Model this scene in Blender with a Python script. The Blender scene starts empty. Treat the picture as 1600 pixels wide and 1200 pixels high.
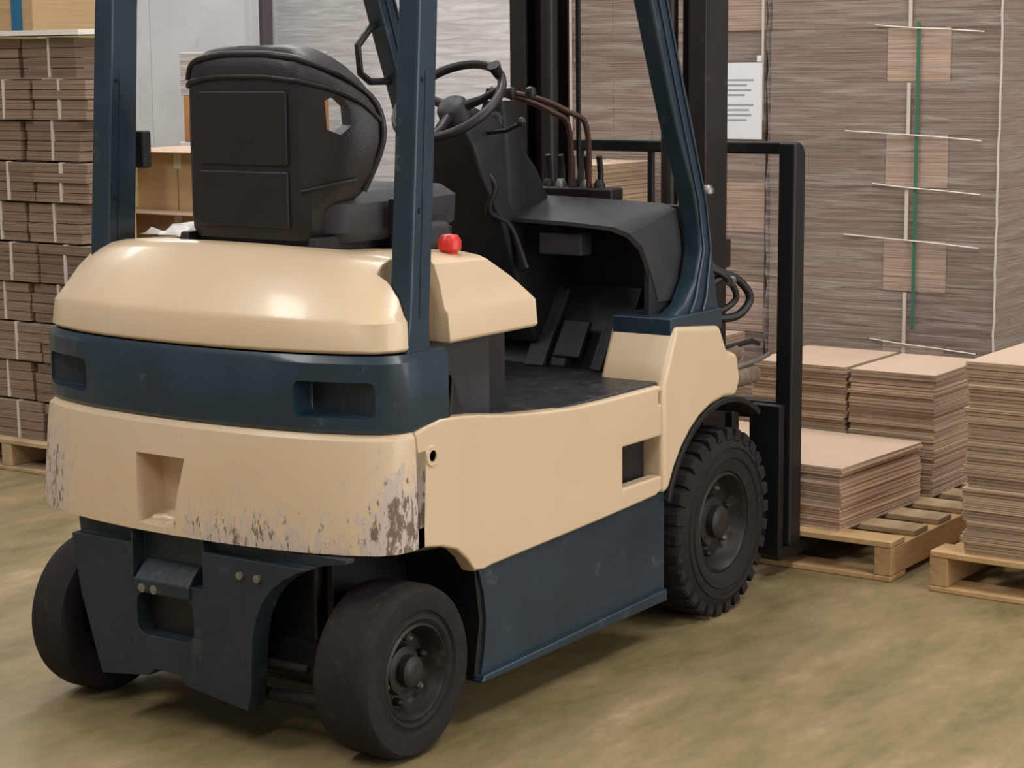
import bpy, bmesh, math, random
from mathutils import Vector, Matrix, Euler
random.seed(7)
PI = math.pi
sc = bpy.context.scene
COL = sc.collection

# ------------------------------------------------------------------ camera
cd = bpy.data.cameras.new('camera'); cam = bpy.data.objects.new('camera', cd); COL.objects.link(cam)
yaw, pit, roll, fpx = .6041, .1572, -.0091, 1.3096 * 2400
fw = Vector((math.cos(yaw) * math.cos(pit), math.sin(yaw) * math.cos(pit), -math.sin(pit)))
r0 = Vector((math.sin(yaw), -math.cos(yaw), 0)); u0 = r0.cross(fw)
r1 = r0 * math.cos(roll) + u0 * math.sin(roll); u1 = -r0 * math.sin(roll) + u0 * math.cos(roll)
mx = Matrix((r1, u1, -fw)).transposed().to_4x4(); mx.translation = Vector((-3.655, -2.796, 1.6301))
cam.matrix_world = mx
cd.sensor_fit = 'HORIZONTAL'; cd.sensor_width = 36; cd.lens = fpx * 36 / 1600; cd.clip_end = 200
sc.camera = cam

# ------------------------------------------------------------------ light and exposure
w = bpy.data.worlds.new('warehouse_air'); sc.world = w; w.use_nodes = True
w.node_tree.nodes['Background'].inputs[0].default_value = (1, .985, .97, 1)
w.node_tree.nodes['Background'].inputs[1].default_value = .30
sc.view_settings.view_transform = 'Standard'; sc.view_settings.look = 'None'
sc.view_settings.gamma = 1; sc.view_settings.exposure = -0.10; sc.view_settings.use_curve_mapping = False
def area(loc, size, power, rot=(0, 0, 0), col=(1, .97, .92)):
    l = bpy.data.lights.new('ceiling_or_fill_light', 'AREA'); l.shape = 'RECTANGLE'; l.size, l.size_y = size; l.energy = power; l.color = col
    o = bpy.data.objects.new('ceiling_or_fill_light', l); COL.objects.link(o); o.location = loc; o.rotation_euler = rot; return o
for (x, y, p) in ((-3.2, 2.6, 210), (.6, -3.2, 200), (-5, -2.4, 200), (1.6, 1.2, 170), (5.0, 4.6, 190), (2.2, 7.5, 190), (7.2, 8.5, 170), (5.6, -1.0, 120)):
    area((x, y, 5.6), (2.4, 1.0), p * .86)
# unseen fill light added on the right to brighten the side faces
area((1.5, -7.2, 2.6), (7, 4), 330, (math.radians(90), 0, 0), (1, .985, .96))

# ------------------------------------------------------------------ materials
def mat(name, col, rough=.6, metal=0, var=.0, vscale=8, bump=0, bscale=60, col2=None, spec=.5, stretch=(1, 1, 1), coat=0, dirt=0, dirtcol=(.05, .045, .04)):
    m = bpy.data.materials.new(name); m.use_nodes = True
    nt = m.node_tree; N = nt.nodes; L = nt.links; b = N['Principled BSDF']
    b.inputs['Roughness'].default_value = rough; b.inputs['Metallic'].default_value = metal
    b.inputs['Specular IOR Level'].default_value = spec; b.inputs['Coat Weight'].default_value = coat
    b.inputs['Coat Roughness'].default_value = .15
    tc = N.new('ShaderNodeTexCoord'); mp = N.new('ShaderNodeMapping'); mp.inputs['Scale'].default_value = stretch
    L.new(tc.outputs['Object'], mp.inputs[0]); vec = mp.outputs[0]
    c = (*col, 1); out = None
    if var or col2:
        n = N.new('ShaderNodeTexNoise'); n.inputs['Scale'].default_value = vscale; n.inputs['Detail'].default_value = 5
        L.new(vec, n.inputs['Vector'])
        rp = N.new('ShaderNodeMapRange'); rp.inputs[1].default_value = .35; rp.inputs[2].default_value = .65
        L.new(n.outputs['Fac'], rp.inputs[0])
        mix = N.new('ShaderNodeMix'); mix.data_type = 'RGBA'
        c2 = col2 or tuple(k * (1 - var) for k in col)
        mix.inputs[6].default_value = c; mix.inputs[7].default_value = (*c2, 1)
        L.new(rp.outputs[0], mix.inputs[0]); out = mix.outputs[2]
    if dirt:
        n2 = N.new('ShaderNodeTexNoise'); n2.inputs['Scale'].default_value = 14; n2.inputs['Detail'].default_value = 8; n2.inputs['Roughness'].default_value = .7
        L.new(tc.outputs['Object'], n2.inputs['Vector'])
        r2 = N.new('ShaderNodeMapRange'); r2.inputs[1].default_value = .62 - dirt * .1; r2.inputs[2].default_value = .75
        L.new(n2.outputs['Fac'], r2.inputs[0])
        m2 = N.new('ShaderNodeMix'); m2.data_type = 'RGBA'; m2.inputs[6].default_value = c; m2.inputs[7].default_value = (*dirtcol, 1)
        if out: L.new(out, m2.inputs[6])
        L.new(r2.outputs[0], m2.inputs[0]); out = m2.outputs[2]
    if out: L.new(out, b.inputs['Base Color'])
    else: b.inputs['Base Color'].default_value = c
    if bump:
        n3 = N.new('ShaderNodeTexNoise'); n3.inputs['Scale'].default_value = bscale; n3.inputs['Detail'].default_value = 4
        L.new(vec, n3.inputs['Vector'])
        bp = N.new('ShaderNodeBump'); bp.inputs['Strength'].default_value = bump; bp.inputs['Distance'].default_value = .01
        L.new(n3.outputs['Fac'], bp.inputs['Height']); L.new(bp.outputs[0], b.inputs['Normal'])
    return m

def card_mat(name, col, lines=170, dark=.55, amp=.5):
    """corrugated board seen on its cut edges: fine level lines with slow colour drift"""
    m = bpy.data.materials.new(name); m.use_nodes = True
    nt = m.node_tree; N = nt.nodes; L = nt.links; b = N['Principled BSDF']; b.inputs['Roughness'].default_value = .85
    b.inputs['Specular IOR Level'].default_value = .2
    g = N.new('ShaderNodeNewGeometry'); mp = N.new('ShaderNodeMapping'); mp.inputs['Scale'].default_value = (1.3, 1.3, lines)
    L.new(g.outputs['Position'], mp.inputs[0])
    n = N.new('ShaderNodeTexNoise'); n.inputs['Scale'].default_value = 1; n.inputs['Detail'].default_value = 2
    L.new(mp.outputs[0], n.inputs['Vector'])
    sx = N.new('ShaderNodeSeparateXYZ'); L.new(g.outputs['Normal'], sx.inputs[0])
    ab = N.new('ShaderNodeMath'); ab.operation = 'ABSOLUTE'; L.new(sx.outputs[2], ab.inputs[0])
    inv = N.new('ShaderNodeMath'); inv.operation = 'LESS_THAN'; inv.inputs[1].default_value = .6; L.new(ab.outputs[0], inv.inputs[0])
    r = N.new('ShaderNodeMapRange'); r.inputs[1].default_value = .36; r.inputs[2].default_value = .66; L.new(n.outputs['Fac'], r.inputs[0])
    ml = N.new('ShaderNodeMath'); ml.operation = 'MULTIPLY'; L.new(r.outputs[0], ml.inputs[0]); L.new(inv.outputs[0], ml.inputs[1])
    ml2 = N.new('ShaderNodeMath'); ml2.operation = 'MULTIPLY'; ml2.inputs[1].default_value = amp; L.new(ml.outputs[0], ml2.inputs[0])
    mix = N.new('ShaderNodeMix'); mix.data_type = 'RGBA'; mix.inputs[6].default_value = (*col, 1); mix.inputs[7].default_value = (*[k * dark for k in col], 1)
    L.new(ml2.outputs[0], mix.inputs[0])
    n2 = N.new('ShaderNodeTexNoise'); n2.inputs['Scale'].default_value = 6; n2.inputs['Detail'].default_value = 3; L.new(g.outputs['Position'], n2.inputs['Vector'])
    oi = N.new('ShaderNodeObjectInfo')
    ad = N.new('ShaderNodeMath'); ad.operation = 'ADD'; L.new(n2.outputs['Fac'], ad.inputs[0]); L.new(oi.outputs['Random'], ad.inputs[1])
    r2 = N.new('ShaderNodeMapRange'); r2.inputs[1].default_value = .3; r2.inputs[2].default_value = 1.7; r2.inputs[3].default_value = .8; r2.inputs[4].default_value = 1.18; L.new(ad.outputs[0], r2.inputs[0])
    hs = N.new('ShaderNodeHueSaturation'); L.new(r2.outputs[0], hs.inputs['Value']); L.new(mix.outputs[2], hs.inputs['Color'])
    L.new(hs.outputs[0], b.inputs['Base Color'])
    bp = N.new('ShaderNodeBump'); bp.inputs['Strength'].default_value = .5; bp.inputs['Distance'].default_value = .006
    L.new(ml.outputs[0], bp.inputs['Height']); L.new(bp.outputs[0], b.inputs['Normal'])
    return m

def cream_mat(name, scuff):
    """cream enamel; where scuffed, pale primer and dark scratches near the lower edge and the rear corners"""
    m = bpy.data.materials.new(name); m.use_nodes = True
    nt = m.node_tree; N = nt.nodes; L = nt.links; b = N['Principled BSDF']; b.inputs['Roughness'].default_value = .34
    b.inputs['Coat Weight'].default_value = .25; b.inputs['Coat Roughness'].default_value = .12
    g = N.new('ShaderNodeNewGeometry')
    n = N.new('ShaderNodeTexNoise'); n.inputs['Scale'].default_value = 3; n.inputs['Detail'].default_value = 6; L.new(g.outputs['Position'], n.inputs['Vector'])
    r = N.new('ShaderNodeMapRange'); r.inputs[1].default_value = .3; r.inputs[2].default_value = .7; L.new(n.outputs['Fac'], r.inputs[0])
    mix = N.new('ShaderNodeMix'); mix.data_type = 'RGBA'; mix.inputs[6].default_value = (.655, .50, .335, 1); mix.inputs[7].default_value = (.605, .455, .29, 1)
    L.new(r.outputs[0], mix.inputs[0]); out = mix.outputs[2]
    if scuff:
        sp = N.new('ShaderNodeSeparateXYZ'); L.new(g.outputs['Position'], sp.inputs[0])
        def mth(op, a, bb=None, cc=None):
            k = N.new('ShaderNodeMath'); k.operation = op
            for i, v in enumerate((a, bb, cc)):
                if v is None: continue
                if isinstance(v, (int, float)): k.inputs[i].default_value = v
                else: L.new(v, k.inputs[i])
            return k.outputs[0]
        def gauss(v, c, wd):
            d = mth('DIVIDE', mth('SUBTRACT', v, c), wd); return mth('POWER', 2.718, mth('MULTIPLY', mth('MULTIPLY', d, d), -1))
        z = sp.outputs[2]; y = sp.outputs[1]
        low = mth('SUBTRACT', 1, mth('SMOOTH_MIN', 1, mth('DIVIDE', mth('SUBTRACT', z, .51), .17), .1)) if False else gauss(z, .50, .12)
        msk = mth('ADD', mth('MULTIPLY', gauss(y, .005, .05), gauss(z, .59, .15)), mth('MULTIPLY', low, mth('MULTIPLY', gauss(y, .34, .36), .95)))
        msk = mth('ADD', msk, mth('MULTIPLY', gauss(y, 1.08, .12), gauss(z, .60, .16)))
        mp = N.new('ShaderNodeMapping'); mp.inputs['Scale'].default_value = (1, 1, .35); L.new(g.outputs['Position'], mp.inputs[0])
        n2 = N.new('ShaderNodeTexNoise'); n2.inputs['Scale'].default_value = 70; n2.inputs['Detail'].default_value = 8; n2.inputs['Roughness'].default_value = .72; L.new(mp.outputs[0], n2.inputs['Vector'])
        a = mth('ADD', n2.outputs['Fac'], mth('ADD', .015, mth('MULTIPLY', msk, .25)))
        r2 = N.new('ShaderNodeMapRange'); r2.inputs[1].default_value = .66; r2.inputs[2].default_value = .70; L.new(a, r2.inputs[0])
        m2 = N.new('ShaderNodeMix'); m2.data_type = 'RGBA'; m2.inputs[7].default_value = (.52, .42, .36, 1); L.new(out, m2.inputs[6]); L.new(r2.outputs[0], m2.inputs[0])
        n3 = N.new('ShaderNodeTexNoise'); n3.inputs['Scale'].default_value = 60; n3.inputs['Detail'].default_value = 6; n3.inputs['Roughness'].default_value = .7; L.new(mp.outputs[0], n3.inputs['Vector'])
        a3 = mth('ADD', n3.outputs['Fac'], mth('MULTIPLY', msk, .20))
        r3 = N.new('ShaderNodeMapRange'); r3.inputs[1].default_value = .70; r3.inputs[2].default_value = .76; L.new(a3, r3.inputs[0])
        m3 = N.new('ShaderNodeMix'); m3.data_type = 'RGBA'; m3.inputs[7].default_value = (.16, .11, .075, 1); L.new(m2.outputs[2], m3.inputs[6]); L.new(r3.outputs[0], m3.inputs[0])
        out = m3.outputs[2]
        rr = N.new('ShaderNodeMapRange'); rr.inputs[3].default_value = .34; rr.inputs[4].default_value = .8; L.new(r2.outputs[0], rr.inputs[0]); L.new(rr.outputs[0], b.inputs['Roughness'])
    L.new(out, b.inputs['Base Color'])
    return m

CREAM = cream_mat('cream_enamel', False); CREAMS = cream_mat('scuffed_cream_enamel', True)
BLUE = mat('dark_teal_enamel', (.012, .031, .050), .40, var=.3, vscale=5, coat=.15, dirt=.15, dirtcol=(.07, .085, .09))
BLUEC = mat('teal_casting', (.012, .023, .031), .5, var=.35, vscale=9, bump=.25, bscale=30, dirt=.5, dirtcol=(.045, .055, .055))
BLACK = mat('black_steel', (.006, .005, .0045), .5, var=.3)
BROWNBLACK = mat('greasy_mast_steel', (.018, .011, .009), .42, var=.4, vscale=6, stretch=(1, 1, .2), dirt=.3, dirtcol=(.05, .035, .025))
RUB = mat('worn_tyre_rubber', (.022, .0185, .0175), .8, var=.35, vscale=14, bump=.3, bscale=50, dirt=.5, dirtcol=(.045, .038, .034), spec=.22)
RIM = mat('dusty_wheel_rim', (.024, .021, .018), .5, metal=.3, var=.4, vscale=30, dirt=.5, dirtcol=(.09, .075, .055))
VINYL = mat('black_seat_vinyl', (.014, .0115, .0115), .42, var=.15, bump=.12, bscale=250, spec=.45)
GREYP = mat('charcoal_plastic', (.036, .035, .038), .52, var=.2, bump=.1, bscale=200, spec=.4)
DARKP = mat('dark_panel_plastic', (.009, .0085, .009), .6, var=.3)
MATF = mat('wet_rubber_mat', (.028, .026, .028), .38, var=.4, vscale=20, bump=.5, bscale=45, dirt=.6, dirtcol=(.08, .075, .08))
STEEL = mat('worn_bare_steel', (.32, .30, .27), .4, metal=.8, var=.3)
RED = mat('red_plastic', (.62, .03, .02), .35)
RUST = mat('brown_lever_tube', (.075, .028, .018), .45, var=.4)
DUSTY = mat('dusty_brown_metal', (.20, .14, .09), .7, var=.5, vscale=30)
WOOD = mat('pallet_pine', (.56, .36, .17), .8, var=.3, vscale=5, stretch=(1, 1, 1), bump=.4, bscale=40, col2=(.42, .25, .11))
WOODG = mat('greyed_pallet_board', (.50, .35, .20), .85, var=.35, vscale=6, bump=.4, bscale=40)
WHITE = mat('white_enamel', (.75, .76, .78), .5, var=.08)
CARD = card_mat('corrugated_board', (.42, .295, .20)); CARDD = card_mat('dull_corrugated_board', (.29, .20, .145), 150, .6, .65)
CARDL = card_mat('light_corrugated_board', (.56, .385, .27), 120, .72, .5); CARDG = card_mat('greyish_wrapped_board', (.50, .46, .45), 60, .75, .6)
CARDT = mat('sheet_top_card', (.53, .385, .285), .85, var=.08, vscale=2.5)
PAPER = mat('white_paper', (.80, .80, .84), .7, var=.03)
INK = mat('grey_print', (.33, .34, .38), .8)
STRAPG = mat('green_strap', (.05, .17, .11), .4)
TAPE = mat('pale_tape', (.62, .56, .48), .4)

def film_mat():
    m = bpy.data.materials.new('stretch_film'); m.use_nodes = True; nt = m.node_tree; N = nt.nodes; L = nt.links
    b = N['Principled BSDF']; out = N['Material Output']
    b.inputs['Base Color'].default_value = (.54, .47, .45, 1); b.inputs['Roughness'].default_value = .28
    t = N.new('ShaderNodeBsdfTransparent'); ms = N.new('ShaderNodeMixShader')
    g = N.new('ShaderNodeNewGeometry'); mp = N.new('ShaderNodeMapping'); mp.inputs['Scale'].default_value = (2, 2, 22); mp.inputs['Rotation'].default_value = (.04, .05, 0)
    L.new(g.outputs['Position'], mp.inputs[0])
    n = N.new('ShaderNodeTexNoise'); n.inputs['Scale'].default_value = 1.5; n.inputs['Detail'].default_value = 7; n.inputs['Distortion'].default_value = .6; L.new(mp.outputs[0], n.inputs['Vector'])
    r = N.new('ShaderNodeMapRange'); r.inputs[1].default_value = .42; r.inputs[2].default_value = .78; r.inputs[3].default_value = .16; r.inputs[4].default_value = .55; L.new(n.outputs['Fac'], r.inputs[0])
    bp = N.new('ShaderNodeBump'); bp.inputs['Strength'].default_value = .8; bp.inputs['Distance'].default_value = .02; L.new(n.outputs['Fac'], bp.inputs['Height']); L.new(bp.outputs[0], b.inputs['Normal'])
    L.new(r.outputs[0], ms.inputs[0]); L.new(t.outputs[0], ms.inputs[1]); L.new(b.outputs[0], ms.inputs[2]); L.new(ms.outputs[0], out.inputs[0])
    return m
FILM = film_mat()

def floor_mat():
    m = bpy.data.materials.new('worn_epoxy_floor'); m.use_nodes = True; nt = m.node_tree; N = nt.nodes; L = nt.links; b = N['Principled BSDF']
    g = N.new('ShaderNodeNewGeometry')
    mp = N.new('ShaderNodeMapping'); mp.inputs['Rotation'].default_value = (0, 0, .6); mp.inputs['Scale'].default_value = (.7, 1.7, 1); L.new(g.outputs['Position'], mp.inputs[0])
    n = N.new('ShaderNodeTexNoise'); n.inputs['Scale'].default_value = 2.6; n.inputs['Detail'].default_value = 12; n.inputs['Roughness'].default_value = .76; L.new(mp.outputs[0], n.inputs['Vector'])
    cr = N.new('ShaderNodeValToRGB'); e = cr.color_ramp.elements
    e[0].position = .30; e[0].color = (.115, .095, .040, 1); e[1].position = .70; e[1].color = (.37, .275, .155, 1)
    k = e.new(.45); k.color = (.20, .155, .068, 1); k = e.new(.58); k.color = (.27, .195, .10, 1)
    L.new(n.outputs['Fac'], cr.inputs[0]); L.new(cr.outputs[0], b.inputs['Base Color'])
    n2 = N.new('ShaderNodeTexNoise'); n2.inputs['Scale'].default_value = 5; n2.inputs['Detail'].default_value = 5; L.new(g.outputs['Position'], n2.inputs['Vector'])
    r = N.new('ShaderNodeMapRange'); r.inputs[3].default_value = .38; r.inputs[4].default_value = .62; L.new(n2.outputs['Fac'], r.inputs[0]); L.new(r.outputs[0], b.inputs['Roughness'])
    bp = N.new('ShaderNodeBump'); bp.inputs['Strength'].default_value = .25; bp.inputs['Distance'].default_value = .01; L.new(n2.outputs['Fac'], bp.inputs['Height']); L.new(bp.outputs[0], b.inputs['Normal'])
    return m

# ------------------------------------------------------------------ helpers
def wloc(o):
    v = Vector((0, 0, 0))
    while o: v += o.location; o = o.parent
    return v
def finish(name, bm, material, parent=None, bev=0, smooth=35, seg=2, mats=None):
    me = bpy.data.meshes.new(name)
    bmesh.ops.recalc_face_normals(bm, faces=bm.faces[:])
    co = [v.co for v in bm.verts]
    lo = Vector([min(c[i] for c in co) for i in range(3)]); hi = Vector([max(c[i] for c in co) for i in range(3)])
    c = (lo + hi) / 2
    if parent is None: c.z = lo.z
    for v in bm.verts: v.co -= c
    bm.to_mesh(me); bm.free()
    me.materials.append(material)
    for m_ in (mats or []): me.materials.append(m_)
    o = bpy.data.objects.new(name, me); COL.objects.link(o)
    if parent: o.parent = parent; o.location = c - wloc(parent)
    else: o.location = c
    if smooth:
        me.shade_smooth(); me.set_sharp_from_angle(angle=math.radians(smooth))
    if bev:
        md = o.modifiers.new('bevel', 'BEVEL'); md.width = bev; md.segments = seg; md.limit_method = 'ANGLE'; md.angle_limit = math.radians(40); md.harden_normals = True
    return o
def root(name, loc, label, cat, group=None):
    o = bpy.data.objects.new(name, None); COL.objects.link(o); o.location = loc; o.empty_display_size = .2
    o['label'] = label; o['category'] = cat
    if group: o['group'] = group
    return o
def tag(o, label, cat, group=None):
    o['label'] = label; o['category'] = cat
    if group: o['group'] = group
    return o
def bbox(bm, x, y, z, m=None):
    vs = [bm.verts.new((x[i], y[j], z[k])) for i in (0, 1) for j in (0, 1) for k in (0, 1)]
    if m is not None:
        for v in vs: v.co = m @ v.co
    for f in ((0, 1, 3, 2), (4, 6, 7, 5), (0, 4, 5, 1), (2, 3, 7, 6), (0, 2, 6, 4), (1, 5, 7, 3)): bm.faces.new([vs[i] for i in f])
    return vs
def box(name, x, y, z, material, parent=None, bev=.004, **k):
    bm = bmesh.new(); bbox(bm, x, y, z); return finish(name, bm, material, parent, bev, **k)
def bprism(bm, poly, ax, a, b):
    """poly in the plane normal to ax: 'y' -> (x,z), 'x' -> (y,z), 'z' -> (x,y)"""
    def P(p, t): return {'y': (p[0], t, p[1]), 'x': (t, p[0], p[1]), 'z': (p[0], p[1], t)}[ax]
    A = [bm.verts.new(P(p, a)) for p in poly]; B = [bm.verts.new(P(p, b)) for p in poly]
    n = len(poly); bm.faces.new(A); bm.faces.new(B[::-1])
    for i in range(n): bm.faces.new((A[i], B[i], B[(i + 1) % n], A[(i + 1) % n]))
def prism(name, poly, ax, a, b, material, parent=None, bev=.004, **k):
    bm = bmesh.new(); bprism(bm, poly, ax, a, b); return finish(name, bm, material, parent, bev, **k)
def spline(pts, n=8):
    P = [Vector(p) for p in pts]; out = []
    for i in range(len(P) - 1):
        a = P[max(i - 1, 0)]; b = P[i]; c = P[i + 1]; d = P[min(i + 2, len(P) - 1)]
        for k in range(n):
            t = k / n
            out.append(.5 * ((2 * b) + (c - a) * t + (2 * a - 5 * b + 4 * c - d) * t * t + (3 * b - a - 3 * c + d) * t ** 3))
    out.append(P[-1]); return out
def btube(bm, pts, r, n=8, cap=True, closed=False):
    P = [Vector(p) for p in pts]; rings = []; up = None
    for i, p in enumerate(P):
        if closed: d = P[(i + 1) % len(P)] - P[i - 1]
        else: d = P[min(i + 1, len(P) - 1)] - P[max(i - 1, 0)]
        d.normalize()
        if up is None: up = Vector((0, 0, 1)) if abs(d.z) < .9 else Vector((1, 0, 0))
        s = d.cross(up).normalized(); up = s.cross(d).normalized()
        rr = r[i] if isinstance(r, (list, tuple)) else r
        rings.append([bm.verts.new(p + (s * math.cos(2 * PI * k / n) + up * math.sin(2 * PI * k / n)) * rr) for k in range(n)])
    m = len(rings)
    for i in range(m if closed else m - 1):
        A = rings[i]; B = rings[(i + 1) % m]
        for k in range(n): bm.faces.new((A[k], A[(k + 1) % n], B[(k + 1) % n], B[k]))
    if cap and not closed: bm.faces.new(rings[0][::-1]); bm.faces.new(rings[-1])
def tube(name, pts, r, material, parent=None, n=8, closed=False, smoothn=0):
    bm = bmesh.new(); btube(bm, spline(pts, smoothn) if smoothn else pts, r, n, closed=closed); return finish(name, bm, material, parent, 0, 50)
def blathe(bm, prof, c, axis='y', n=48, caps=True):
    """prof: (radius, offset along axis), a closed loop"""
    rings = []
    for (r, t) in prof:
        R = []
        for k in range(n):
            a = 2 * PI * k / n; u, v = r * math.cos(a), r * math.sin(a)
            R.append(bm.verts.new((c[0] + (u if axis != 'x' else t), c[1] + (t if axis == 'y' else (u if axis == 'x' else v)), c[2] + (t if axis == 'z' else v))))
        rings.append(R)
    for i in range(len(rings) - 1):
        for k in range(n): bm.faces.new((rings[i][k], rings[i][(k + 1) % n], rings[i + 1][(k + 1) % n], rings[i + 1][k]))
    closed = prof[0] == prof[-1] or not caps
    if prof[0][0] > 1e-6 and not closed: bm.faces.new(rings[0])
    if prof[-1][0] > 1e-6 and not closed: bm.faces.new(rings[-1][::-1])
def lathe(name, prof, c, material, parent=None, axis='y', n=48, smooth=35, caps=True):
    bm = bmesh.new(); blathe(bm, prof, c, axis, n, caps); return finish(name, bm, material, parent, 0, smooth)
def loft(name, rings, material, parent=None, bev=0, smooth=35, caps=True):
    bm = bmesh.new(); R = [[bm.verts.new(p) for p in r] for r in rings]; n = len(R[0])
    for i in range(len(R) - 1):
        for k in range(n): bm.faces.new((R[i][k], R[i][(k + 1) % n], R[i + 1][(k + 1) % n], R[i + 1][k]))
    if caps: bm.faces.new(R[0][::-1]); bm.faces.new(R[-1])
    return finish(name, bm, material, parent, bev, smooth)
def cut(o, cutters):
    """subtract real openings"""
    md0 = [m for m in o.modifiers]
    for c in cutters:
        m = o.modifiers.new('cut', 'BOOLEAN'); m.operation = 'DIFFERENCE'; m.object = c; m.solver = 'EXACT'
    bev = [m for m in o.modifiers if m.type == 'BEVEL']; bw = bev[0].width if bev else 0
    for b in bev: o.modifiers.remove(b)
    bpy.context.view_layer.update()
    dg = bpy.context.evaluated_depsgraph_get(); me = bpy.data.meshes.new_from_object(o.evaluated_get(dg)); nm = o.data.name
    o.modifiers.clear(); o.data = me
    me.shade_smooth(); me.set_sharp_from_angle(angle=math.radians(32))
    for c in cutters: bpy.data.objects.remove(c)
    if bw:
        md = o.modifiers.new('bevel', 'BEVEL'); md.width = bw; md.segments = 2; md.limit_method = 'ANGLE'; md.angle_limit = math.radians(50); md.harden_normals = True
    return o
def cutter(x, y, z, bev=0, seg=4):
    bm = bmesh.new(); bbox(bm, x, y, z)
    if bev: bmesh.ops.bevel(bm, geom=bm.edges[:], offset=bev, segments=seg, affect='EDGES', profile=.5)
    return finish('cutter', bm, BLACK, None, 0, 0)
def copy_tree(o, parent=None):
    c = o.copy(); COL.objects.link(c); c.parent = parent
    for ch in o.children: copy_tree(ch, c)
    return c
def struct(o): o['kind'] = 'structure'; return o

# ------------------------------------------------------------------ setting
FL = floor_mat()
struct(box('floor', (-9, 11.5), (-7, 14), (-.2, 0), FL, None, 0))
WALLM = mat('painted_wall', (.50, .51, .53), .8, var=.07, vscale=1.5)
struct(box('wall_back', (11.5, 11.7), (-7, 14), (0, 6), WALLM, None, 0))
struct(box('wall_left', (-9, 11.5), (14, 14.2), (0, 6), WALLM, None, 0))

# ------------------------------------------------------------------ forklift
FK = root('forklift', (.8, .585, 0), 'cream and dark teal electric forklift with black seat, seen from behind', 'forklift')
WID = 1.17
def outline(off=0, side=0.0, xf=.10, bulge=1.0, sq=0):
    """plan of the rear body, from right front round the back to left front"""
    h = [(-.014, .0), (-.045, .006), (-.082, .034), (-.115, .10), (-.145, .20), (-.165, .31), (-.178, .44), (-.182, .585)]
    pts = [(xf, side)]
    k = [(x * bulge + off, .585 - (.585 - y) * (.585 - side) / .585) for x, y in h]
    pts += [(max(k[0][0], -.02 + off) + .06, side)] + k
    left = [(x, WID - y) for x, y in pts[:-1]][::-1]
    return pts + left
def ring(off, side, z, xf, zc=0, bulge=1.0):
    return [(x, y, z + zc * (1 - ((y - .585) / .585) ** 2)) for x, y in outline(off, side, xf, bulge)]

# lower cream counterweight
cw = loft('counterweight', [ring(-.022, -.004, .512, .0, 0, 1.02), ring(-.022, -.004, .56, .0, 0, 1.02), ring(-.006, 0, .74, .0), ring(0, .002, .776, .0), ring(.012, .012, .789, .0)], CREAMS, FK)
bm = bmesh.new()
A = [(-.30, .726, .712), (-.30, .548, .710), (-.30, .580, .508), (-.30, .706, .512)]
B = [(-.11, .715, .695), (-.11, .560, .695), (-.11, .59, .55), (-.11, .70, .55)]
# shift the slot to its place on the skin
VA = [bm.verts.new(p) for p in A]; VB = [bm.verts.new(p) for p in B]
bm.faces.new(VA); bm.faces.new(VB[::-1])
for i in range(4): bm.faces.new((VA[i], VB[i], VB[(i + 1) % 4], VA[(i + 1) % 4]))
slot = finish('cutter', bm, BLACK, None, 0, 0)
cut(cw, [slot]); cw['label'] = 'cream rear counterweight with scraped corners and a slot'
tube('tow_pin', [(-.160, .62, .535), (-.168, .645, .540), (-.170, .68, .535)], .012, CREAM, FK, 8)

# dark teal band
band = loft('upper_counterweight', [ring(.012, .010, .79, .14), ring(.005, .006, .80, .14), ring(.004, .006, .955, .14), ring(.014, .016, .972, .14)], BLUE, FK)
cut(band, [cutter((-.3, -.07), (.050, .245), (.828, .912), .018), cutter((-.3, -.07), (WID - .245, WID - .05), (.828, .912), .018)])
for yy in (.148, WID - .148):
    box('lamp_recess', (-.078, -.066), (yy - .10, yy + .10), (.83, .91), BLUEC, FK, .003)

# hood
def hring(off, side, z, xf, zc=0):
    p = outline(off, side, xf)
    return [(x, y, z + zc * (1 - min(1, abs((y - .585) / .585)) ** 2) - (.035 * max(0, x) if z > 1.1 else 0)) for x, y in p]
hood = loft('hood', [hring(.012, .026, .977, .540), hring(.006, .020, .983, .545), hring(.012, .026, 1.046, .545), hring(.022, .036, 1.060, .535, .004), hring(.080, .050, 1.125, .470, .006), hring(.130, .066, 1.164, .395, .026),
                     hring(.148, .082, 1.174, .375, .030), hring(.18, .12, 1.180, .35, .031)], CREAM, FK, .004, 22)
cut(hood, [cutter((.012, .17), (-.2, .115), (.9, 1.3))])
# battery side panel and the rubber buffer under the guard leg
box('battery_panel', (.12, .445), (.10, WID - .10), (.62, .972), GREYP, FK, .006)
box('battery_panel', (.445, .60), (.16, WID - .16), (.74, .972), DARKP, FK, .006)
prism('rubber_buffer', [(.085, .80), (.16, .80), (.15, .90), (.135, .95), (.075, .955)], 'y', .012, .10, BLACK, FK, .006)
prism('rubber_buffer', [(.175, .79), (.235, .79), (.21, .86), (.19, .90)], 'y', .03, .10, BLACK, FK, .006)

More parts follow.
